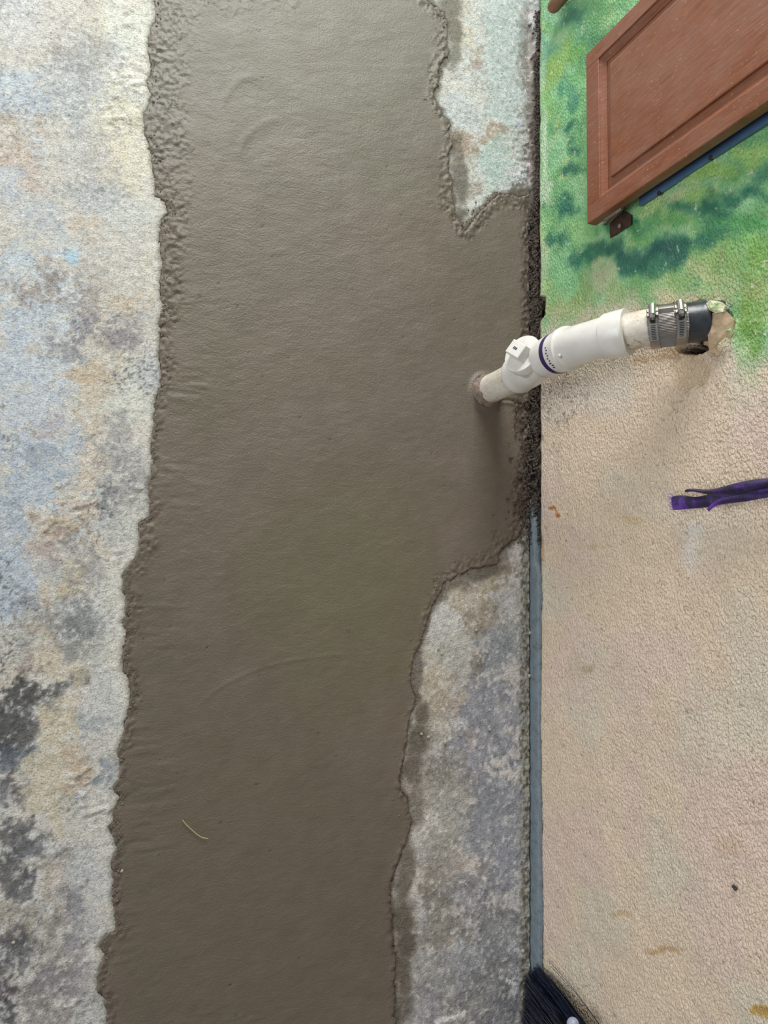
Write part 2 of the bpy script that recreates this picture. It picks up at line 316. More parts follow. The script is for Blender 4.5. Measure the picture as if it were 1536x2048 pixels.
# trowel ripples, long strokes sloping across and short ones off the left rim
z += (fbm(X * .9 + Y * .5, (Y - X * .45) * 3.4, 26, 205, 3) - .5) * .0006 * (1 - rough)
lr = sst(.0, .02, D) * sst(.13, .03, D) * side_l
z += (fbm(X * .35 + .02 * n2, Y * 1.6 + .01 * n2, 75, 207, 2) - .5) * .0026 * lr * sst(420, 600, V) * sst(.35, .6, fbm(X, Y, 12, 209, 2))
def arc(cu, cv, ru, rv, a0, a1, h, wd=5):
    a = np.arctan2((V - cv) / rv, (U - cu) / ru); r = np.hypot((U - cu) / ru, (V - cv) / rv)
    return h * np.exp(-((r - 1) * ru / wd) ** 2) * sst(a0 - .3, a0 + .2, a) * sst(a1 + .3, a1 - .2, a)
z += arc(505, 230, 60, 75, -2.8, -1.4, .0010, 7); z += arc(560, 330, 85, 90, -2.8, -1.7, .0011, 8)
z += arc(700, 1480, 330, 170, -2.7, -1.7, .0008, 7)
z += rough * ((n3 - .5) * .0062 + (fbm(X, Y, 75, 211, 3) - .5) * .0030 + .0002)
drop = np.where(side_l, -.0014, .0012)
z += drop * sst(.02, 0, D) - sst(0, -.008, D) * .02
# ring pressed round the pipe foot
pf = fl(972, 782); dp = np.hypot(X - pf[0], Y - pf[1])
z += .004 * np.exp(-((dp - .034) / .006) ** 2)
rr = np.hypot(U - 1010, (V - 850) / .9); z += np.where((U > 985) & (V < 880), .003 * np.exp(-((rr - 50) / 4) ** 2), 0) - np.where((U > 985) & (V < 880), .004 * np.exp(-((rr - 55) / 3.) ** 2), 0)
col = np.empty(X.shape + (3,)); col[:] = (104, 95, 84)
ol = sst(1.4, .3, np.hypot((U - 690) / 230, (V - 1180) / 260)); col = mix(col, (104, 99, 80), np.clip(ol * .8 + sst(.55, .7, fbm(X, Y, 5, 241, 3)) * .3, 0, 1))  # olive reflection painted into the cement colour mid-strip, plus random olive mottling
col = mix(col, (112, 100, 90), sst(.54, .66, fbm(X, Y, 6, 247, 3)) * .5); col = mix(col, (112, 108, 103), sst(500, 0, V) * .5)  # random warm mottling; far end greyed to paint in the sky sheen
col += ((n2 - .5) * 8)[..., None]
dk = np.maximum(rimw * .35, np.maximum(near_wall, tri) * .75)
col = mix(col, (92, 80, 68), dk); col = mix(col, (60, 50, 42), np.maximum(near_wall, tri) * sst(.48, .6, n3) * .8)
col = mix(col, (118, 113, 106), rimw * side_l * sst(600, 100, V) * .8)
# the smears on the dark corner show the old blue-grey floor paint
bs = sst(1.2, .5, np.hypot((U - 1064) / 10, (V - 1010) / 90)) * sst(.4, .6, n2)
col = mix(col, (120, 134, 148), bs * .8)
rs = random.Random(3)
for k in range(75):
    uu, vv = rs.uniform(310, 1000), rs.uniform(0, 2040); q = fl(uu, vv)
    r = rs.uniform(.0009, .0019); m = np.hypot(X - q[0], Y - q[1])
    z -= .0016 * np.exp(-(m / r) ** 2); col = mix(col, (52, 44, 38), .8 * np.exp(-(m / (r * .9)) ** 2))
P = np.stack([X, Y, z], -1)
t = NT('wet_cement')
at = t.n('ShaderNodeAttribute', _attribute_name='Col')
c1 = t.mixc(.5, at.outputs['Color'], t.ramp(t.noise(500, 4, .6), [(.3, (.86, .86, .86, 1)), (.6, (1, 1, 1, 1))]), 'MULTIPLY')
nb = t.bump(t.noise(260, 5, .6, (1, 1.3, 1), (0, 0, .5)), 1, .0011); nb = t.bump(t.noise(45, 4, .6, (.6, 1.6, 1), (0, 0, .45), .6), 1, .0009, nb)
m_cem = t.set(Base__Color=c1, Roughness=t.ramp(t.noise(20, 3), [(.3, (.36,) * 3), (.7, (.48,) * 3)]), Normal=nb)
cement = o = grid_obj('cement_patch', P, m_cem, col, keep=(D > -.014) & (X < .0))
tag(o, 'long strip of freshly trowelled wet grey-brown cement filling the floor trench', 'cement')

# ------------------------------------------------------------------ wall: textured plaster with mural
wy_ = np.concatenate([np.linspace(-3.5, -.85, 14)[:-1], np.arange(-.85, 1.32, .0027), np.linspace(1.32, 3.8, 14)])
wz_ = np.concatenate([[-.03, -.01, .0], np.arange(0, .68, .0027), np.linspace(.69, 2.8, 20)])
Yg, Zg = np.meshgrid(wy_, wz_, indexing='ij')
yy = wy_
zb = .032 + (fbm(yy, yy * 0, 40, 301, 3) - .5) * .005 + .020 * sst(.030, .018, np.abs(yy - .560)) + (fbm(yy, yy * 0, 12, 305, 3) - .5) * .006 * (yy > .1)
Zg = Zg.copy(); Xg = np.zeros_like(Yg)
low = wz_ >= 0
for k in range(len(wz_)):
    if k < 3:
        Zg[:, k] = [-.03, zb - .004, zb - .002][k] if k == 0 else (zb - .004 if k == 1 else zb - .001); Xg[:, k] = [.02, .02, .003][k]
    else:
        b = sst(.12, 0, wz_[k]); Zg[:, k] = wz_[k] + zb * (1 - min(wz_[k] / .12, 1))
zz = Zg
U, V = px(np.stack([0 * Yg, Yg, Zg], -1)); U = np.clip(U, -3000, 6000); V = np.clip(V, -5000, 6000)
n1 = fbm(Yg, Zg, 12, 311); n2 = fbm(Yg, Zg, 45, 321); n3 = fbm(Yg, Zg, 150, 331, 3)
Xg[:, 3:] += ((fbm(Yg, Zg, 6, 341, 3) - .5) * .008 + (n2 - .5) * .0022)[:, 3:]
Xg[:, 3:] += (.004 * np.exp(-((Zg - zb[:, None]) / .004) ** 2))[:, 3:]       # rounded lower lip
wx = (fbm(Yg, Zg, 26, 351) - .5) * 4; wy = (fbm(Yg, Zg, 26, 361) - .5) * 4
col = np.empty(Yg.shape + (3,)); col[:] = (222, 202, 178)
col = mix(col, (214, 204, 184), sst(.45, .62, fbm(Yg, Zg, 5, 371, 3)) * .8)
col = mix(col, (220, 196, 184), sst(.5, .66, fbm(Yg, Zg, 6, 381, 3)) * .6)
wall_paint = [(1110,800,34,40,(196,186,170),.6),(1150,770,60,26,(188,176,160),.7),(1240,760,60,40,(214,202,182),.6),(1180,800,90,40,(218,208,196),.6),(1120,900,60,60,(224,206,182),.5),
 (1375,1060,30,20,(224,220,214),.6),(1385,1110,16,40,(228,222,214),.6),(1290,720,24,8,(190,150,110),.5),(1345,705,30,14,(190,160,120),.6),
 (1250,1830,20,8,(196,168,130),.7),(1330,1900,40,7,(186,150,104),.7),(1515,2020,14,10,(190,150,70),.9),(1270,1040,30,8,(206,180,130),.5),(1180,1095,24,5,(196,180,140),.5),
 (1108,1014,8,4,(176,116,56),1),(1118,1030,7,5,(176,110,50),1),(1113,1022,3,8,(190,140,90),.8),(1086,880,6,8,(110,108,110),.8),(1084,1090,4,30,(206,160,120),.7),
 (1160,1340,30,26,(204,186,162),.5),(1460,1690,30,20,(206,178,150),.5),(1180,1335,10,8,(150,130,104),.4)]
col = blob(col, U, V, wall_paint, wx, wy, 16)
# mural: green foliage sprayed over the plaster
edge = np.interp(U, [1070, 1100, 1150, 1200, 1260, 1330, 1400, 1450, 1480, 1510, 1560], [650, 655, 640, 625, 610, 585, 590, 620, 720, 725, 690])
gm = sst(46, -46, V - edge + wx * 22)
LG, G, TEAL, LIME, PALE = (140, 196, 140), (96, 168, 96), (36, 108, 86), (150, 190, 96), (196, 222, 190)
mural = np.empty_like(col); mural[:] = LG
mural = mix(mural, (116, 178, 116), sst(.42, .6, fbm(Yg, Zg, 16, 391, 4)))
mural = mix(mural, (172, 206, 140), sst(.54, .68, fbm(Yg, Zg, 22, 397, 4)) * .8)
mp = [(1090,110,16,40,(112,176,150),.8),(1110,20,26,20,(150,196,160),.8),(1096,90,14,24,(96,166,136),.8),(1150,30,40,26,(104,168,130),.7),(1190,90,60,40,(72,138,94),.8),(1150,100,26,24,(120,180,90),.8),(1200,20,60,22,(96,160,104),.7),
 (1115,70,30,16,(176,212,160),.5),(1112,140,16,40,LIME,.8),(1128,110,16,26,LIME,.7),(1095,200,12,50,(132,184,96),.8),(1088,150,8,50,PALE,.7),(1130,210,30,20,(130,196,140),.7),
 (1147,36,18,14,TEAL,.6),(1143,199,18,16,TEAL,.6),(1135,180,14,24,(90,160,130),.6),(1140,260,22,20,TEAL,.95),(1150,300,18,14,TEAL,.75),(1147,342,22,15,TEAL,.85),(1112,300,14,30,(150,206,160),.7),(1088,290,9,70,(214,232,206),.8),(1090,380,10,60,(206,228,196),.8),
 (1130,418,26,18,TEAL,.9),(1100,440,14,26,(130,190,120),.7),(1101,482,14,12,TEAL,.6),(1120,480,26,16,TEAL,.5),(1155,460,30,18,(150,204,130),.7),(1092,520,12,40,(196,220,180),.7),
 (1160,520,36,22,TEAL,.85),(1130,560,30,34,(128,196,140),.8),(1215,505,40,24,TEAL,.85),(1190,480,26,14,(160,210,150),.6),(1265,520,40,24,(34,98,84),.95),(1320,505,44,30,(30,92,84),1),(1365,510,34,26,(34,100,84),.9),(1300,535,60,16,TEAL,.7),
 (1205,560,30,34,(196,196,160),.75),(1165,600,26,40,(150,180,110),.7),(1240,590,30,26,(140,180,100),.6),(1340,560,40,26,(140,180,106),.7),(1290,570,30,30,(110,166,96),.6),(1400,545,30,24,(196,200,150),.7),(1390,510,20,16,(120,170,100),.6),
 (1250,450,50,20,(40,124,74),.85),(1280,470,36,16,(120,190,110),.6),(1270,433,20,10,(40,112,70),.9),(1300,415,36,14,(168,204,130),.85),(1345,395,36,14,(188,204,150),.9),(1430,350,50,18,(150,196,100),.85),(1500,310,40,22,(170,214,120),.85),
 (1362,412,34,14,TEAL,.8),(1350,440,40,16,(80,160,80),.7),(1400,400,40,14,(150,200,110),.7),(1425,424,40,20,(36,106,84),.95),(1459,397,34,14,TEAL,.85),(1508,378,34,18,(34,108,84),.95),(1480,440,50,18,(70,150,80),.8),(1530,345,20,20,TEAL,.6),
 (1430,470,40,26,(50,124,90),.8),(1400,490,24,22,TEAL,.8),(1490,480,40,20,(130,186,100),.8),(1450,520,50,26,(150,186,110),.8),(1520,520,26,40,(120,170,76),.8),(1510,580,30,40,(156,170,100),.8),(1455,560,40,26,(186,196,140),.7),
 (1500,640,26,50,(112,160,70),.85),(1510,690,18,26,(112,160,70),.85),(1440,600,40,22,(190,196,150),.8),(1100,590,16,50,(150,180,110),.7),(1130,620,30,24,(160,176,110),.7),(1190,640,30,20,(170,186,120),.5),(1340,600,40,18,(190,190,140),.6)]
mural = blob(mural, U, V, mp, wx, wy, 14, (n2 - .5) * .4 + (n3 - .5) * .2, (1.5, .25))
mural += ((n2 - .5) * 26 + (n1 - .5) * 16)[..., None]
col = mix(col, mural, gm * .97)
flake = sst(.77, .82, fbm(Yg, Zg, 120, 401, 3)) * gm; col = mix(col, (216, 220, 190), flake * .8)
ed = sst(.02, .0, Zg - zb[:, None]) * (Yg > .15); col = mix(col, (214, 200, 180), ed * .5 * sst(.4, .6, n2))
dirt = sst(1.3, .4, np.hypot((U - 1130) / 60, (V - 790) / 60)) + sst(1.4, .3, np.hypot((U - 1110) / 40, (V - 850) / 90)) * .5
col = mix(col, (96, 86, 78), np.clip(dirt, 0, 1) * sst(.60, .70, n3) * .45)
col = mix(col, (150, 132, 112), sst(.78, .84, fbm(Yg, Zg, 190, 411, 2)) * .6)
# broken plaster round the pipe: hollow below and beside it, mound of rough mortar behind
mw = (fbm(Yg, Zg, 60, 421, 3) - .5) * 2
mound = sst(1.15, .7, np.hypot((U - 1440) / 34, (V - 664) / 56) + mw * .3)
Xg[:, 3:] -= (mound * (.010 + (fbm(Yg, Zg, 55, 431, 3) - .4) * .016))[:, 3:]
col = mix(col, (184, 152, 118), mound * sst(1470, 1425, U) * .8)
col = mix(col, (196, 182, 140), mound * .35)
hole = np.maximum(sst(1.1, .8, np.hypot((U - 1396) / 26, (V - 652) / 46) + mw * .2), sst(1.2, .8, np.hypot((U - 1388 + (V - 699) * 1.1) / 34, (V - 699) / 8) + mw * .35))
Xg[:, 3:] += (hole * .045)[:, 3:]; col = mix(col, (26, 20, 17), hole)  # hollow pushed in, its deep shade painted near-black into the colour
cr = sst(3.4, 1.2, np.abs((U - 1448) * .86 + (V - 692) * .5 + wx * 1.5)) * sst(24, 16, np.abs(V - 690)); Xg += cr * .006; col = mix(col, (110, 84, 60), cr * .7)
pv = sst(1.1, .7, np.hypot((U - 1375) / 46, (V - 740) / 44) + mw * .25); Xg[:, 3:] += (pv * .006)[:, 3:]; col = mix(col, (206, 180, 146), pv * .5)
col[:, :3] = (62, 48, 40)
P = np.stack([Xg, Yg, Zg], -1)
t = NT('painted_plaster')
at = t.n('ShaderNodeAttribute', _attribute_name='Col')
c1 = t.mixc(.5, at.outputs['Color'], t.ramp(t.noise(380, 4, .6), [(.3, (.84, .82, .80, 1)), (.5, (1, 1, 1, 1))]), 'MULTIPLY')
st = t.noise(185, 2, .5, (1, 1.0, 1.4), (.62, 0, 0), .2)
st = t.ramp(st, [(.40, (0, 0, 0, 1)), (.58, (.55, .55, .55, 1)), (.74, (1, 1, 1, 1))])
nb = t.bump(t.noise(40, 3, .5), 1, .0022); nb = t.bump(st, 1, .0026, nb); nb = t.bump(t.noise(330, 3, .6), 1, .0005, nb)
m_wall = t.set(Base__Color=c1, Roughness=.62, Normal=nb)
o = grid_obj('wall_right', P[:, ::-1], m_wall, col[:, ::-1]); tag(o, kind='structure')

# blue-grey painted skirting strip at the foot of the wall
by = np.arange(-3.2, .16, .004); ty = np.interp(by, [-3.2, .0, .03, .115, .15, .16], [.0315, .0315, .020, .016, .006, .002])
by_n = (fbm(by, by * 0, 70, 501, 3) - .5)
rows = []
for f, x in ((-.6, -.0042), (0, -.0042), (.3, -.0046), (.6, -.0044), (.92, -.0040), (1, -.0028), (1, .018)):
    rows.append(np.stack([np.full_like(by, x) + (by_n * .001 if x < 0 else 0), by, f * (ty + by_n * .003)], -1))
P = np.stack(rows, 1)
t = NT('blue_grey_paint'); n = t.noise(60, 5, .7)
c1 = t.ramp(n, [(.25, L4((64, 72, 76))), (.42, L4((104, 116, 122))), (.65, L4((116, 130, 138))), (.85, L4((128, 138, 142)))])
c1 = t.mixc(t.ramp(t.noise(240, 3), [(.66, (0, 0, 0, 1)), (.7, (1, 1, 1, 1))]), c1, L4((60, 52, 46)))
m_skirt = t.set(Base__Color=c1, Roughness=.55, Normal=t.bump(t.noise(120, 4), 1, .0016))
o = grid_obj('baseboard_right', P, m_skirt); tag(o, kind='structure')

# crumbs of dirt and mortar in the open joint
def clump_mesh(bm, p, r, rg):
    g = bmesh.ops.create_icosphere(bm, subdivisions=1, radius=r)
    sx = [rg.uniform(.6, 1.3) for _ in range(3)]
    for v in g['verts']:
        v.co = Vector([v.co[i] * sx[i] * rg.uniform(.75, 1.25) for i in range(3)]) + Vector(p)
def bm_obj(name, bm, mat, parent=None, smooth=False):
    me = bpy.data.meshes.new(name); bm.to_mesh(me); bm.free()
    if smooth: me.polygons.foreach_set('use_smooth', [True] * len(me.polygons))
    me.materials.append(mat); o = bpy.data.objects.new(name, me); C.objects.link(o)
    if parent: o.parent = parent
    return o
rg = random.Random(11); bm = bmesh.new()
for k in range(2300):
    v = rg.uniform(20, 1090); dens = 1 if (v < 60 or 160 < v < 420 or v > 420) else .6
    if rg.random() > dens: continue
    y = wl(1070, v)[1]
    x = .006 - abs(rg.gauss(0, .006)); 
    if 800 < v < 1090 and rg.random() < .5: x = -.002 - abs(rg.gauss(0, .018)); zc = .002
    else: zc = .010 + x * .9 if x > -.010 else 0
    if v < 400: x = .010 - abs(rg.gauss(0, .004)); zc = .010 + x * .9
    clump_mesh(bm, (x, y, zc + rg.uniform(0, .005)), rg.uniform(.0010, .0034), rg)
m_dirt = plain('dirt', (74, 64, 56), .9, var=.6, nscale=160, bump=.001)
tag(bm_obj('dirt_crumbs', bm, m_dirt), 'dark brown crumbs of dirt and mortar packed in the joint under the wall', 'dirt', kind='stuff')
rg = random.Random(12); bm = bmesh.new()
LP = np.array([fl(*p)[:2] for p in LEFT]); RP = np.array([fl(*p)[:2] for p in RIGHT if p[0] < 1060])
for k in range(1500):
    A = LP if rg.random() < .4 else RP
    i = rg.randrange(len(A) - 1); f = rg.random(); q = A[i] * (1 - f) + A[i + 1] * f
    off = abs(rg.gauss(0, .009)) + .001
    x = q[0] + (off if A is LP else -off) + rg.gauss(0, .002)
    clump_mesh(bm, (x, q[1] + rg.gauss(0, .002), rg.uniform(-.0006, .0016)), rg.uniform(.0008, .0019), rg)
m_crumb = plain('cement_crumb', (110, 99, 86), .8, var=.35, nscale=200)
ec = bm_obj('edge_crumbs', bm, m_crumb, cement); ec['kind'] = 'stuff'

# pale grit stones on the old floor
m_grit = plain('grit_stone', (172, 166, 150), .7, var=.2, nscale=300)
proto = None
for (u, v, r) in [(1034,1147,.0045),(953,1260,.0035),(975,1305,.0035),(877,1297,.003),(884,1307,.003),(891,1484,.0045),(980,1459,.0035),(918,1829,.0035),(1046,1902,.0042),(1060,1266,.004),(1059,1352,.004),(843,1468,.003),(857,1474,.003),(932,1768,.0025),(1060,47,.005),(168,1885,.0035),(27,1885,.003),(244,1742,.003)]:
    if proto is None:
        bm = bmesh.new(); g = bmesh.ops.create_icosphere(bm, subdivisions=2, radius=1.)
        for q in g['verts']: q.co *= random.uniform(.85, 1.1)
        o = proto = bm_obj('grit_stone', bm, m_grit, smooth=True)
    else:
        o = proto.copy(); C.objects.link(o)
    o.location = fl(u, v, r * .6); o.scale = (r, r * random.uniform(.8, 1.1), r * .8); o.rotation_euler = (0, 0, random.uniform(0, 6))
    tag(o, 'tiny pale grit stone lying on the old painted concrete', 'stone', 'grit stones on the old concrete')

# ------------------------------------------------------------------ tubes
def frames(pts):
    pts = [Vector(p) for p in pts]; fr = []; T0 = (pts[1] - pts[0]).normalized()
    camd = (Vector(CAM) - pts[len(pts) // 2]).normalized()
    N = (camd - T0 * camd.dot(T0)).normalized()
    for i, p in enumerate(pts):
        T = (pts[min(i + 1, len(pts) - 1)] - pts[max(i - 1, 0)]).normalized()
        N = (N - T * N.dot(T)).normalized(); fr.append((p, T, N, T.cross(N)))
    return fr
def tube(name, pts, radii, mat, parent=None, seg=48, caps=True, rfun=None):
    fr = frames(pts); vs = []; fs = []
    for i, (p, T, N, B) in enumerate(fr):
        for k in range(seg):
            a = 2 * math.pi * k / seg; r = radii[i] if not rfun else rfun(i, a, radii[i])
            vs.append(p + (N * math.cos(a) + B * math.sin(a)) * r)
    n = len(fr)
    for i in range(n - 1):
        for k in range(seg):
            k2 = (k + 1) % seg; fs.append((i * seg + k, i * seg + k2, (i + 1) * seg + k2, (i + 1) * seg + k))
    if caps: fs.append(tuple(range(seg))[::-1]); fs.append(tuple((n - 1) * seg + k for k in range(seg)))
    o = mobj(name, vs, fs, mat, parent)
    m = o.modifiers.new('edges', 'EDGE_SPLIT'); m.split_angle = math.radians(38)
    return o
MP = [(-.108,.380,-.06),(-.109,.380,0),(-.112,.381,.1),(-.120,.383,.2),(-.124,.384,.26),(-.1245,.3835,.30),(-.122,.383,.34),(-.112,.382,.385),(-.098,.382,.42),(-.080,.383,.447),(-.060,.384,.468),(-.030,.386,.490),(-.010,.388,.502),(.02,.39,.521),(.05,.391,.54)]
dense = []
for i in range(len(MP) - 1):
    p0, p1, p2, p3 = [np.array(MP[max(0, min(len(MP) - 1, j))]) for j in (i - 1, i, i + 1, i + 2)]
    for s in np.linspace(0, 1, 40, endpoint=False):
        dense.append(.5 * ((2 * p1) + (-p0 + p2) * s + (2 * p0 - 5 * p1 + 4 * p2 - p3) * s * s + (-p0 + 3 * p1 - 3 * p2 + p3) * s ** 3))
dense = np.array(dense); DU, DV = px(dense)
def at_u(u): 
    k = int(np.searchsorted(DU, u)); k = max(1, min(len(DU) - 1, k)); f = (u - DU[k - 1]) / (DU[k] - DU[k - 1]); return dense[k - 1] + (dense[k] - dense[k - 1]) * f
def prof(name, spec, mat, parent, seg=64, step=4., rfun=None, caps=True):
    """spec = [(u along the pipe, radius)]; sharp steps allowed"""
    us = []; rs_ = []
    for (u0, r0), (u1, r1) in zip(spec[:-1], spec[1:]):
        n = max(1, int(abs(u1 - u0) / step))
        for j in range(n): us.append(u0 + (u1 - u0) * j / n); rs_.append(r0 + (r1 - r0) * j / n)
    us.append(spec[-1][0]); rs_.append(spec[-1][1])
    for i in range(1, len(us)):
        if us[i] <= us[i - 1]: us[i] = us[i - 1] + .12
    return tube(name, [at_u(u) for u in us], rs_, mat, parent, seg, caps, rfun)
t = NT('white_pvc'); n = t.noise(25, 4)
m_pvc = t.set(Base__Color=t.ramp(n, [(.3, L4((208, 205, 198))), (.7, L4((224, 222, 217)))]), Roughness=.28, Normal=t.bump(t.noise(90, 2), 1, .0002))
m_pvc.node_tree.nodes['Principled BSDF'].inputs['Subsurface Weight'].default_value = .0
t = NT('dirty_pvc'); c1 = t.ramp(t.noise(28, 6, .7, (1, 1, .5)), [(.3, L4((168, 152, 132))), (.48, L4((206, 198, 182))), (.66, L4((226, 222, 212)))])
c1 = t.mixc(t.ramp(t.noise(110, 4, .7), [(.62, (0, 0, 0, 1)), (.7, (1, 1, 1, 1))]), c1, L4((104, 92, 78)))
m_dpvc = t.set(Base__Color=c1, Roughness=.45, Normal=t.bump(t.noise(180, 4), 1, .0006))
m_purple = plain('purple_primer', (52, 34, 84), .35, var=.3)
m_ink = plain('printed_ink', (40, 44, 66), .5)
m_steel = plain('stainless_steel', (196, 192, 188), .28, 1, var=.1, nscale=40, bump=.0001)
m_steel2 = plain('dull_steel', (170, 164, 158), .36, 1, var=.25, nscale=30, bump=.0002)
m_slot = plain('slot_dark', (34, 32, 32), .6)
m_black = plain('black_abs_pipe', (52, 56, 62), .3, var=.35, nscale=60, bump=.0003)
m_mortar = plain('dried_mortar', (132, 116, 102), .85, var=.4, nscale=90, bump=.002, bscale=160)

pipe = empty('drain_pipe', tuple(fl(972, 782)), 'white plastic drain pipe with cleanout rising from wet cement into the wall', 'pipe')
def K(o, par=pipe): return adopt(o, par) if par is pipe else o
K(prof('lower_pipe', [(945, .0285), (1046, .0285)], m_dpvc, None))['label'] = 'dirt-smeared lower pipe'
K(prof('wye_fitting', [(1036, .0290), (1036.2, .0358), (1037.5, .0366), (1041, .0366), (1044, .0356), (1060, .0356), (1066, .0345), (1082, .0320), (1087, .0310), (1090, .0322), (1093, .0350), (1113, .0358)], m_pvc, None, 80))
wye = [c for c in bpy.data.objects if c.name.startswith('wye_fitting')][0]
K(prof('primer_ring', [(1111.5, .0340), (1111.7, .0357), (1120, .0357), (1120.2, .0340)], m_purple, None, 80, 2))['label'] = 'dark purple primer ring'
K(prof('elbow_fitting', [(1118.5, .0340), (1118.7, .0354), (1133, .0356), (1133.6, .0380), (1139, .0380), (1140, .0345), (1150, .0328), (1180, .0318), (1216, .0326), (1219, .0362), (1254, .0368), (1257, .0362), (1257.3, .0290)], m_pvc, None, 80))
elbow = [c for c in bpy.data.objects if c.name.startswith('elbow_fitting')][0]
K(prof('pipe_stub', [(1254, .0285), (1302, .0285)], m_dpvc, None))['label'] = 'dirty pipe stub between elbow and clamp'
def corr(i, a, r): 
    return r + (.0005 * math.sin(a * 88) if (-.9 < ((a + math.pi) % (2 * math.pi) - math.pi) < 2.6) else 0)
shield = prof('coupling_shield', [(1300, .0290), (1300.2, .0318), (1306, .0322), (1366, .0322), (1371, .0318), (1371.2, .0290)], m_steel2, None, 540, 6, corr); K(shield)['label'] = 'corrugated steel coupling sleeve'
K(prof('black_pipe', [(1369, .0305), (1404, .0305), (1407, .0312), (1411, .0312), (1411.2, .0285), (1470, .0285)], m_black, None))['label'] = 'black pipe end entering the wall'

# branch of the wye and its plug
base = Vector(at_u(1070)); bd = Vector((-.88, .27, .39)).normalized()
def bpt(s): return base + bd * s
br = tube('wye_branch', [bpt(0), bpt(.020), bpt(.026), bpt(.027), bpt(.043), bpt(.0445), bpt(.0448)], [.0320, .0320, .0340, .0355, .0362, .0352, .0300], m_pvc, None, 80); adopt(br, pipe)
plug = tube('cleanout_plug', [bpt(.040), bpt(.0430), bpt(.0438), bpt(.0439)], [.0312, .0312, .0300, .0100], m_pvc, None, 64); adopt(plug, pipe)
plug['label'] = 'white cleanout plug with raised square head'
# square head
T = bd; N = (Vector((0, 0, 1)) - T * T.z).normalized(); B = T.cross(N)
rot = math.radians(-28); N2 = N * math.cos(rot) + B * math.sin(rot); B2 = T.cross(N2)
bm = bmesh.new(); a = .0185; ring = []
for s, k in ((.042, 1.0), (.0625, .90), (.064, .84)):
    ring.append([bm.verts.new(bpt(s) + (N2 * i * 1.1 + B2 * j * .80) * a * k) for i, j in ((1, 1), (-1, 1), (-1, -1), (1, -1))])
for r0, r1 in zip(ring[:-1], ring[1:]):
    for k in range(4): bm.faces.new((r0[k], r0[(k + 1) % 4], r1[(k + 1) % 4], r1[k]))
bm.faces.new(ring[-1])
bmesh.ops.recalc_face_normals(bm, faces=bm.faces)
head = bm_obj('plug_head', bm, m_pvc); head.modifiers.new('b', 'BEVEL').width = .0012; head.modifiers['b'].segments = 3
head.parent = plug; head.matrix_parent_inverse = Matrix.Translation(pipe.location).inverted() @ Matrix()
head.matrix_parent_inverse = Matrix.Identity(4)
# moulded text marks (small illegible print) on plug head and on the elbow hub
def surf_quad(bm, c, ex, ey, w_, h_):
    vs = [bm.verts.new(c + ex * sx * w_ + ey * sy * h_) for sx, sy in ((-1, -1), (1, -1), (1, 1), (-1, 1))]; bm.faces.new(vs)
bm = bmesh.new(); c0 = bpt(.0740) + B2 * 0
for k in range(3):
    surf_quad(bm, bpt(.0643) + N2 * (-.004 + k * .0035) , N2, B2, .0013, .0024)
mk = bm_obj('printed_mark', bm, m_ink); mk.parent = plug
bm = bmesh.new()
for k in range(9):
    a = -.45 + k * .13
    p0 = Vector(at_u(1126 + (k % 2) * 1.5)); T_ = (Vector(at_u(1130)) - Vector(at_u(1122))).normalized()
    cd = (Vector(CAM) - p0).normalized(); N_ = (cd - T_ * cd.dot(T_)).normalized(); B_ = T_.cross(N_)
    d = N_ * math.cos(a) + B_ * math.sin(a)
    tg = B_ * math.cos(a) - N_ * math.sin(a)
    surf_quad(bm, p0 + d * .0362, T_, tg, .0016 if k < 6 else .0026, .0011)
mk = bm_obj('printed_mark', bm, m_ink); mk.parent = elbow
# moulded knob on the elbow throat
p0 = Vector(at_u(1147)); T_ = (Vector(at_u(1150)) - Vector(at_u(1140))).normalized(); cd = (Vector(CAM) - p0).normalized(); N_ = (cd - T_ * cd.dot(T_)).normalized(); B_ = T_.cross(N_)
d = (N_ + B_ * .18).normalized()
kb = tube('gate_mark', [p0 + d * .030, p0 + d * .0365, p0 + d * .0375], [.0035, .0032, .0018], m_pvc, None, 20); kb.parent = elbow

# mortar stuck round the foot of the pipe
vs = []; fs = []; n = 40; rows_ = 9
fr = frames([at_u(958 + 3.4 * i) for i in range(rows_)])
for i, (p, T_, N_, B_) in enumerate(fr):
    for k in range(n):
        a = 2 * math.pi * k / n
        r = .0286 + (.0070 * (1 - i / (rows_ - 1)) + .0022) * (.3 + 1.2 * float(vn(np.array(k * .55), np.array(i * .8), 5)))
        if i == rows_ - 1: r = .0284
        jt = (float(vn(np.array(k * .4), np.array(3.), 9)) - .5) * .012 * (i / rows_)
        vs.append(p + T_ * jt + (N_ * math.cos(a) + B_ * math.sin(a)) * r)
for i in range(rows_ - 1):
    for k in range(n): fs.append((i * n + k, i * n + (k + 1) % n, (i + 1) * n + (k + 1) % n, (i + 1) * n + k))
K(mobj('mortar_collar', vs, fs, m_mortar, None))['label'] = 'crusty mortar ring at the pipe foot'

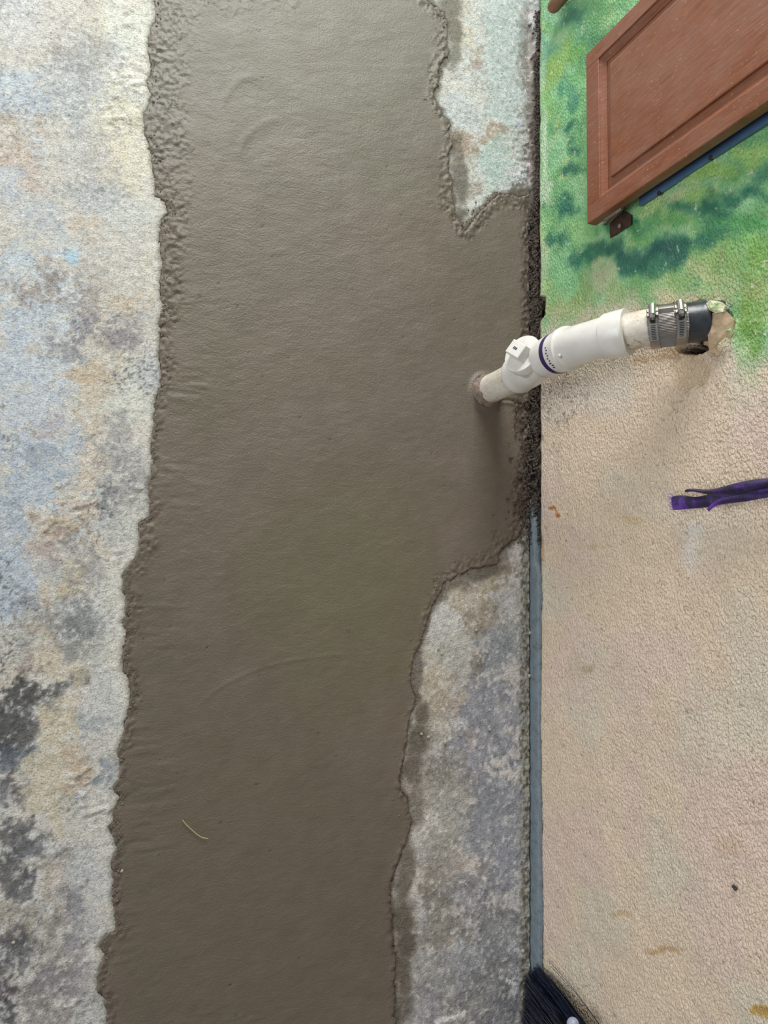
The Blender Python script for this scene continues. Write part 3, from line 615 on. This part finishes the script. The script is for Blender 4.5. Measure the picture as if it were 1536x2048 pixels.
# hose clamps
def clamp(u):
    c = at_u(u); T_ = (Vector(at_u(u + 3)) - Vector(at_u(u - 3))).normalized(); c = Vector(c)
    cd = (Vector(CAM) - c).normalized(); N_ = (cd - T_ * cd.dot(T_)).normalized(); B_ = T_.cross(N_)
    if B_.y < 0: B_ = -B_
    W = .0068
    P_ = lambda a, r, t_: c + (N_ * math.cos(a) + B_ * math.sin(a)) * r + T_ * t_
    def strip(name, a0, a1, r, w_, th, mat, n=60):
        vs = []; fs = []
        for i in range(n + 1):
            a = a0 + (a1 - a0) * i / n
            for rr_, t_ in ((r, -w_), (r + th, -w_), (r + th, w_), (r, w_)): vs.append(P_(a, rr_, t_))
        for i in range(n):
            for k in range(4): fs.append((i * 4 + k, i * 4 + (k + 1) % 4, (i + 1) * 4 + (k + 1) % 4, (i + 1) * 4 + k))
        fs += [(3, 2, 1, 0), tuple(n * 4 + k for k in range(4))]
        return mobj(name, vs, fs, mat, None, False)
    band = strip('hose_clamp', 0, 2 * math.pi, .0328, W, .0007, m_steel2, 96); adopt(band, pipe)
    tail = strip('band_tail', -.62, .30, .0337, W * .92, .0007, m_steel); tail.parent = band
    bm = bmesh.new()
    for k in range(9):
        a = -.54 + k * .075
        o_ = P_(a, .03455, 0); tg = -N_ * math.sin(a) + B_ * math.cos(a)
        surf_quad(bm, o_, T_, tg, W * .48, .0006)
    sl = bm_obj('band_slots', bm, m_slot); sl.parent = band
    # housing: barrel over the band, screw tangential to the pipe
    a = .66; oc = P_(a, .0372, 0); tg = (-N_ * math.sin(a) + B_ * math.cos(a)).normalized(); nr = (N_ * math.cos(a) + B_ * math.sin(a))
    h = tube('screw_housing', [oc - tg * .0065, oc - tg * .006, oc + tg * .012, oc + tg * .0125], [.0044, .0054, .0054, .0046], m_steel, None, 28); h.parent = band
    s_ = tube('clamp_screw', [oc - tg * .0135, oc - tg * .013, oc - tg * .006], [.0032, .0038, .0038], m_steel2, None, 6); s_.parent = band
    nb_ = tube('screw_tip', [oc - tg * .0180, oc - tg * .0132], [.0040, .0042], m_slot, None, 16); nb_.parent = band
    for sg in (-1, 1):
        for f in (-.004, .004):
            q = oc + T_ * sg * .0068 + tg * f - nr * .0025
            tb = tube('housing_tab', [q - tg * .0022, q + tg * .0022], [.0021, .0021], m_steel, None, 14); tb.parent = band
    return band
clamp(1310); clamp(1357)

# plaster flake hanging over the black pipe
def chunk(name, pts, thick, mat, label, cat, seed=1):
    """irregular broken plate: outline of wall points (with own x), extruded towards the wall"""
    bm = bmesh.new(); rg_ = random.Random(seed)
    c = sum((Vector(p) for p in pts), Vector()) / len(pts)
    top = [bm.verts.new(Vector(p)) for p in pts]; inn = [bm.verts.new(Vector(p) * .5 + c * .5 + Vector((-thick * rg_.uniform(.2, .6), 0, 0))) for p in pts]
    bot = [bm.verts.new(Vector(p) * .9 + c * .1 + Vector((thick, 0, 0))) for p in pts]; cc = bm.verts.new(c + Vector((-thick * .5, 0, 0)))
    n = len(pts)
    for k in range(n):
        j = (k + 1) % n
        bm.faces.new((top[k], top[j], inn[j], inn[k])); bm.faces.new((inn[k], inn[j], cc)); bm.faces.new((bot[j], top[j], top[k], bot[k]))
    bm.faces.new(bot[::-1]); bmesh.ops.recalc_face_normals(bm, faces=bm.faces)
    o = bm_obj(name, bm, mat); tag(o, label, cat); return o
t = NT('old_mural_plaster'); m_flake = t.set(Base__Color=t.ramp(t.noise(55, 5, .7), [(.35, L4((140, 170, 110))), (.5, L4((206, 206, 170))), (.7, L4((232, 226, 204)))]), Roughness=.8, Normal=t.bump(t.noise(160, 5), 1, .0025))
chunk('plaster_flake', [wl(1412, 606, -.030), wl(1420, 600, -.03), wl(1440, 603, -.024), wl(1450, 612, -.02), wl(1446, 624, -.022), wl(1430, 626, -.026), wl(1418, 620, -.03)], .006, m_flake, 'pale green plaster flake lifting over the black pipe end', 'plaster', 4)
m_flake2 = plain('tan_plaster', (184, 160, 130), .85, var=.25, nscale=60, bump=.0015)
chunk('plaster_lump', [wl(1411, 630, -.026), wl(1424, 626, -.024), wl(1452, 622, -.016), wl(1468, 640, -.008), wl(1466, 668, -.005), wl(1450, 694, -.006), wl(1432, 708, -.010), wl(1420, 704, -.014), wl(1416, 676, -.020)], .008, m_flake2, 'brown broken plaster lump right of the black pipe end', 'plaster', 5)

# ------------------------------------------------------------------ shutter
t = NT('reddish_wood')
g1 = t.noise(34, 6, .65, (1, 9, .8)); g2 = t.noise(13, 5, .65, (1, 1, .6))
c1 = t.ramp(g1, [(.3, L4((84, 48, 30))), (.5, L4((124, 74, 48))), (.7, L4((148, 94, 66)))])
c1 = t.mixc(.5, c1, t.ramp(g2, [(.35, L4((126, 70, 40))), (.65, L4((142, 104, 90)))]))
sp = t.ramp(t.noise(120, 5, .8, (1, 2.2, .9), (.5, 0, 0)), [(.62, (0, 0, 0, 1)), (.68, (1, 1, 1, 1))])
c1 = t.mixc(sp, c1, L4((206, 160, 126)))
m_wood = t.set(Base__Color=c1, Roughness=.42, Normal=t.bump(g1, .6, .0006))
sx0, sx1 = -.040, -.020; sy0, sy1 = .642, .9675; sz0, sz1 = .2505, 1.18; fw = .034
shut = empty('wooden_shutter', (-.03, (sy0 + sy1) / 2, sz0), 'reddish brown wooden panel shutter hanging low against the green wall', 'shutter')
def prism(name, ring0, ring1, mat, parent, bevel=.0015, label=None):
    """closed solid between two 4-point rings"""
    vs = list(ring0) + list(ring1); fs = [(3, 2, 1, 0), (4, 5, 6, 7)] + [(k, (k + 1) % 4, 4 + (k + 1) % 4, 4 + k) for k in range(4)]
    o = mobj(name, vs, fs, mat, None, False)
    bm = bmesh.new(); bm.from_mesh(o.data); bmesh.ops.recalc_face_normals(bm, faces=bm.faces); bm.to_mesh(o.data); bm.free()
    if bevel: b = o.modifiers.new('b', 'BEVEL'); b.width = bevel; b.segments = 3
    if parent: adopt(o, parent)
    if label: o['label'] = label
    return o
def box(name, x0, x1, y0, y1, z0, z1, mat, parent=None, bevel=.0015):
    return prism(name, [(x0, y0, z0), (x1, y0, z0), (x1, y1, z0), (x0, y1, z0)], [(x0, y0, z1), (x1, y0, z1), (x1, y1, z1), (x0, y1, z1)], mat, parent, bevel)
box('stile', sx0, sx1, sy0, sy0 + fw, sz0, sz1, m_wood, shut, .0018)
box('stile', sx0, sx1, sy1 - fw + .003, sy1, sz0, sz1, m_wood, shut, .0018)
box('rail', sx0 + .0003, sx1, sy0 + fw - .001, sy1 - fw + .004, sz0, sz0 + .037, m_wood, shut, .0015)
box('rail', sx0 + .0003, sx1, sy0 + fw - .001, sy1 - fw + .004, sz1 - .04, sz1, m_wood, shut, .0015)
iy0, iy1, iz0, iz1 = sy0 + fw - .0005, sy1 - fw + .0035, sz0 + .0365, sz1 - .04
def framed(name, x_out, x_in, inset0, inset1, xb, parent):
    """four-sided moulding ring sloping from x_out at inset0 to x_in at inset1"""
    r = lambda i, x: [(x, iy0 + i, iz0 + i), (x, iy1 - i, iz0 + i), (x, iy1 - i, iz1 - i), (x, iy0 + i, iz1 - i)]
    vs = r(inset0, x_out) + r(inset1, x_in) + r(inset1, xb) + r(inset0, xb); fs = []
    for q in range(4):
        for k in range(4): fs.append((q * 4 + k, q * 4 + (k + 1) % 4, ((q + 1) % 4) * 4 + (k + 1) % 4, ((q + 1) % 4) * 4 + k))
    o = mobj(name, vs, fs, m_wood, None, False); bm = bmesh.new(); bm.from_mesh(o.data); bmesh.ops.recalc_face_normals(bm, faces=bm.faces); bm.to_mesh(o.data); bm.free()
    adopt(o, parent); return o
framed('moulding', -.0372, -.0300, 0, .012, -.022, shut)
r = lambda i, x: [(x, iy0 + i, iz0 + i), (x, iy1 - i, iz0 + i), (x, iy1 - i, iz1 - i), (x, iy0 + i, iz1 - i)]
vs = r(.010, -.024) + r(.010, -.0285) + r(.026, -.0305) + r(.0265, -.0350) + r(.029, -.0356)
fs = [(0, 3, 2, 1)] + [(q * 4 + k, q * 4 + (k + 1) % 4, (q + 1) * 4 + (k + 1) % 4, (q + 1) * 4 + k) for q in range(4) for k in range(4)] + [(16, 17, 18, 19)]
pn = mobj('panel', vs, fs, m_wood, None, False); bm = bmesh.new(); bm.from_mesh(pn.data); bmesh.ops.recalc_face_normals(bm, faces=bm.faces); bm.to_mesh(pn.data); bm.free()
adopt(pn, shut)

# metal strip on the wall behind the shutter
m_blue = plain('blue_painted_steel', (84, 112, 146), .35, .3, var=.25, nscale=14)
strip = box('metal_strip', -.0068, -.0015, .637, .664, .351, 1.15, m_blue, None, .0004); tag(strip, 'blue-grey metal strip with screws fixed to wall behind the shutter edge', 'metal strip')
bpy.context.view_layer.update()
for (u, v) in [(1317, 386), (1421, 315)]:
    q = Vector(wl(u, v, -.0072)); s = tube('screw', [q + Vector((.003, 0, 0)), q, q - Vector((.0006, 0, 0))], [.0038, .0038, .0028], m_slot, None, 20); s.parent = strip

# hinge bracket below the shutter
m_rust = plain('rusty_brown_metal', (76, 58, 48), .5, .5, var=.4, nscale=90, bump=.0006)
m_brk = plain('grey_painted_metal', (128, 118, 106), .45, .3, var=.25, nscale=120, bump=.0005)
br_ = empty('hinge_bracket', (-.002, .636, .285), 'small rusty bent metal hinge bracket screwed below the shutter corner', 'bracket')
def plate(name, pts, n, th, mat, par):
    bm = bmesh.new(); n = Vector(n).normalized() * th
    a_ = [bm.verts.new(Vector(p)) for p in pts]; b_ = [bm.verts.new(Vector(p) + n) for p in pts]
    bm.faces.new(a_); bm.faces.new(b_[::-1]); k_ = len(pts)
    for i in range(k_): bm.faces.new((a_[i], a_[(i + 1) % k_], b_[(i + 1) % k_], b_[i]))
    bmesh.ops.recalc_face_normals(bm, faces=bm.faces); o = bm_obj(name, bm, mat); b = o.modifiers.new('b', 'BEVEL'); b.width = .0004; b.segments = 2
    adopt(o, par); return o
plate('wall_plate', [wl(1220, 476, -.004), wl(1262, 449, -.004), wl(1262, 430, -.004), wl(1246, 421, -.004), wl(1218, 438, -.004)], (1, 0, 0), .002, m_rust, br_)
plate('bent_flange', [wl(1219, 447, -.005), wl(1246, 423, -.005), wl(1243, 419, -.020), wl(1208, 440, -.020), wl(1207, 449, -.018)], (0, -.4, -.6), .002, m_brk, br_)
k0, k1 = Vector(wl(1210, 439, -.021)), Vector(wl(1244, 416, -.021))
kn = tube('knuckle', [k0, k0 + (k1 - k0) * .05, k1 - (k1 - k0) * .04, k1], [.0030, .0038, .0038, .0032], m_brk, None, 24); adopt(kn, br_)
q = Vector(wl(1240, 452, -.005)); sc = tube('screw', [q, q - Vector((.0022, 0, 0)), q - Vector((.003, 0, 0))], [.0042, .0040, .0026], m_brk, None, 24); adopt(sc, br_)

# ------------------------------------------------------------------ purple strap
t = NT('purple_webbing'); wv = t.noise(420, 2, .5, (1, .3, 3)); wv2 = t.noise(26, 3)
c1 = t.ramp(wv2, [(.36, L4((20, 8, 40))), (.5, L4((44, 18, 86))), (.62, L4((96, 52, 164)))])  # brightest stop paints a purple highlight into the cloth colour
m_strap = t.set(Base__Color=c1, Roughness=.5, Normal=t.bump(wv, 1, .001), Sheen__Weight=.05)
strap = empty('hanging_strap', tuple(wl(1536, 975, -.02)), 'frayed purple fabric strap hanging down against the tan wall', 'strap')
def ribbon(name, left, right, xo, th, mat, parent, curl=.004, fray=True):
    n = len(left); vs = []; fs = []; m_ = 7
    for i in range(n):
        a_, b_ = np.array(wl(*left[i], xo[i])), np.array(wl(*right[i], xo[i]))
        for j in range(m_):
            s = j / (m_ - 1); p = a_ + (b_ - a_) * s; p[0] -= curl * math.sin(math.pi * s) * (1 if j else 1) - .003 * math.sin(i * 1.3 + s * 3)
            vs.append(p)
    for i in range(n - 1):
        for j in range(m_ - 1): fs.append((i * m_ + j, i * m_ + j + 1, (i + 1) * m_ + j + 1, (i + 1) * m_ + j))
    o = mobj(name, vs, fs, mat, None); s_ = o.modifiers.new('s', 'SOLIDIFY'); s_.thickness = th; s_.offset = 0
    sb = o.modifiers.new('sub', 'SUBSURF'); sb.levels = sb.render_levels = 2
    adopt(o, parent); return o
ribbon('back_ply', [(1342,992),(1356,990),(1372,990),(1384,994),(1402,994),(1425,986),(1460,976),(1500,966),(1560,960),(1640,946)],
       [(1345,1021),(1362,1020),(1380,1018),(1400,1016),(1420,1014),(1445,1009),(1480,1004),(1515,999),(1570,990),(1650,978)], [-.018]*10, .0014, m_strap, strap)
ribbon('front_ply', [(1373,978),(1386,977),(1410,980),(1432,978),(1460,970),(1490,961),(1520,957),(1560,954),(1640,940)],
       [(1371,985),(1384,982),(1404,985),(1440,996),(1470,988),(1500,980),(1530,976),(1570,968),(1650,952)], [-.022,-.022,-.024,-.028,-.030,-.030,-.028,-.026,-.024], .0014, m_strap, strap, .006)
ribbon('loose_end', [(1413,1018),(1420,1009),(1432,1000),(1455,994),(1480,990),(1510,986),(1560,976)],
       [(1418,1024),(1426,1017),(1440,1009),(1462,1006),(1490,1003),(1520,998),(1566,988)], [-.034,-.034,-.033,-.031,-.030,-.028,-.026], .0016, m_strap, strap, .003)
def thread(name, pts, r, mat, parent=None):
    o = tube(name, pts, [r] * len(pts), mat, None, 6)
    if parent: adopt(o, parent)
    return o
rg = random.Random(5); bm_v = []; 
vs = []; fs = []
for k in range(16):
    p0 = Vector(wl(1343 + rg.uniform(0, 4), 990 + k * 2.0, -.018)); p1 = Vector(wl(1334 + rg.uniform(0, 6), 986 + k * 2.3 + rg.uniform(-4, 3), -.018 + rg.uniform(-.004, .004)))
    b0 = len(vs)
    for p, r_ in ((p0, .0005), ((p0 + p1) / 2 + Vector((-.001, 0, 0)), .0004), (p1, .0002)):
        for j in range(4): a = j * math.pi / 2; vs.append(p + Vector((math.cos(a), math.sin(a) * .7, math.sin(a) * .7)) * r_)
    for i in range(2):
        for j in range(4): fs.append((b0 + i * 4 + j, b0 + i * 4 + (j + 1) % 4, b0 + (i + 1) * 4 + (j + 1) % 4, b0 + (i + 1) * 4 + j))
fr_ = mobj('frayed_threads', vs, fs, plain('purple_thread', (120, 88, 176), .7), None); adopt(fr_, strap); fr_['kind'] = 'stuff'

# ------------------------------------------------------------------ stick end at the top edge
p0 = Vector(wl(1108, 12, -.020)); up = Vector((.03, .02, 1)).normalized()
m_stick = plain('brown_stick_wood', (128, 92, 66), .6, var=.3, nscale=70, bump=.0008)
st = tube('wooden_stick', [p0 - up * .012, p0 - up * .0105, p0 - up * .006, p0, p0 + up * .3, p0 + up * 1.0], [.003, .008, .0118, .0135, .0138, .014], m_stick, None, 32)
tag(st, 'rounded brown wooden stick end standing off the green wall', 'stick')

# ------------------------------------------------------------------ straw on the cement
m_straw = plain('dry_straw', (186, 168, 124), .6)
st = thread('straw', [fl(u, v, z_) for u, v, z_ in ((365, 1640, .0045), (373, 1650, .0042), (383, 1659, .0042), (393, 1668, .0042), (402, 1674, .0042), (408, 1676, .0044), (416, 1677, .005))], .0007, m_straw)
tag(st, 'thin curved dry straw lying on the wet cement', 'straw')

# small dark insect on the wall
m_bug = plain('dark_brown_insect', (30, 22, 18), .4)
bug = empty('insect', tuple(wl(1468, 1775, -.003)), 'tiny dark brown insect on the tan wall', 'insect')
q = Vector(wl(1468, 1775, -.0035)); e1 = (Vector(wl(1474, 1782, -.0035)) - q).normalized()
b = tube('body', [q - e1 * .0045, q - e1 * .003, q - e1 * .001, q, q + e1 * .002, q + e1 * .004, q + e1 * .0048], [.0004, .0018, .0016, .0014, .0024, .0018, .0004], m_bug, None, 16); adopt(b, bug)
for sg in (-1, 1):
    for k in (-1, 0, 1):
        f = Vector((0, -e1.z, e1.y)) * sg; s0 = q + e1 * (k * .0014); 
        l = tube('leg', [s0, s0 + f * .0028 + Vector((-.0008, 0, 0)) + e1 * k * .001, s0 + f * .0048 + Vector((.003, 0, 0)) + e1 * k * .002], [.0003, .00025, .0002], m_bug, None, 5); adopt(l, bug)

# ------------------------------------------------------------------ broom in the corner
HB = Vector(wl(1168, 2066, -.050))
broom = empty('broom', (HB.x, HB.y, 0), 'black bristled broom standing in the corner of floor and wall', 'broom')
t = NT('black_bristle'); m_brist = t.set(Base__Color=t.ramp(t.noise(260, 2, .5, (1, 1, .05)), [(.4, L4((14, 15, 24))), (.6, L4((40, 50, 74)))]), Roughness=.38)  # blue stop paints highlights into the black bristle colour
rg = random.Random(21); vs = []; fs = []
A0, A1 = np.array(fl(1048, 1944, .004)), np.array(fl(1038, 2150, .004))      # tip line on the floor, out from the corner
B0, B1 = np.array(wl(1080, 1932, -.004)), np.array(wl(1150, 2120, -.004))
hd = Vector((.0, -1, .0))
for k in range(1300):
    s = rg.random() ** 1.15; tt = rg.random()
    tip = A0 * (1 - s) + A1 * s
    tipw = np.array(wl(1079 + 4 * rg.random(), 1930, -.005)) * (1 - s) + np.array([-.004, -1.0, .012]) * s
    tip = tip * (1 - tt) + tipw * tt; tip = tip + np.array([rg.gauss(0, .0012), rg.gauss(0, .003), abs(rg.gauss(0, .002))]); tip[0] = min(tip[0], -.006); tip[2] = max(tip[2], .003)
    root = np.array([HB.x, HB.y, HB.z]) + np.array([(tt - .5) * .045, -s * .17 - .004, .0])
    root[0] = min(root[0], -.012)
    b0 = len(vs); midp = (tip + root) / 2 + np.array([-.004 * (1 - tt), rg.gauss(0, .002) + .004, 0]); rr_ = .00085
    for i, (p, r_) in enumerate(((root, rr_), (midp, rr_), (tip, rr_ * .7))):
        for j in range(3): a = j * 2.094; vs.append((p[0] + math.cos(a) * r_, p[1] + math.sin(a) * r_, p[2]))
    for i in range(2):
        for j in range(3): fs.append((b0 + i * 3 + j, b0 + i * 3 + (j + 1) % 3, b0 + (i + 1) * 3 + (j + 1) % 3, b0 + (i + 1) * 3 + j))
for k, (u, v) in enumerate([(1097, 1921), (1101, 1932)]):                        # stray bristles against the wall
    tip = np.array(wl(u, v, -.003)); root = np.array([-.012, HB.y, HB.z]); b0 = len(vs); mid_ = (tip + root) / 2 + np.array([0, .006, 0])
    for p in (root, mid_, tip):
        for j in range(3): a = j * 2.094; vs.append((p[0] + math.cos(a) * .0005, p[1] + math.sin(a) * .0005, p[2]))
    for i in range(2):
        for j in range(3): fs.append((b0 + i * 3 + j, b0 + i * 3 + (j + 1) % 3, b0 + (i + 1) * 3 + (j + 1) % 3, b0 + (i + 1) * 3 + j))
b = mobj('bristles', vs, fs, m_brist, None, False); adopt(b, broom); b['kind'] = 'stuff'
m_head = plain('grey_blue_plastic', (150, 158, 176), .4)
hx = HB.x
b = box('head', hx - .026, min(hx + .026, -.006), HB.y - .20, HB.y - .004, HB.z - .004, HB.z + .03, m_head, broom, .006)
cp = Vector(wl(1146, 2048, -.055)); bm = bmesh.new(); bmesh.ops.create_uvsphere(bm, u_segments=32, v_segments=20, radius=.0105)
bmesh.ops.translate(bm, verts=bm.verts, vec=cp); b = bm_obj('end_knob', bm, m_head, None, True); adopt(b, broom); b['label'] = 'pale grey rounded end of the broom head'
hc = Vector((hx, HB.y - .10, HB.z + .025))
b = tube('handle', [hc, hc + Vector((.002, -.12, 1.15))], [.011, .011], m_head, None, 24); adopt(b, broom)
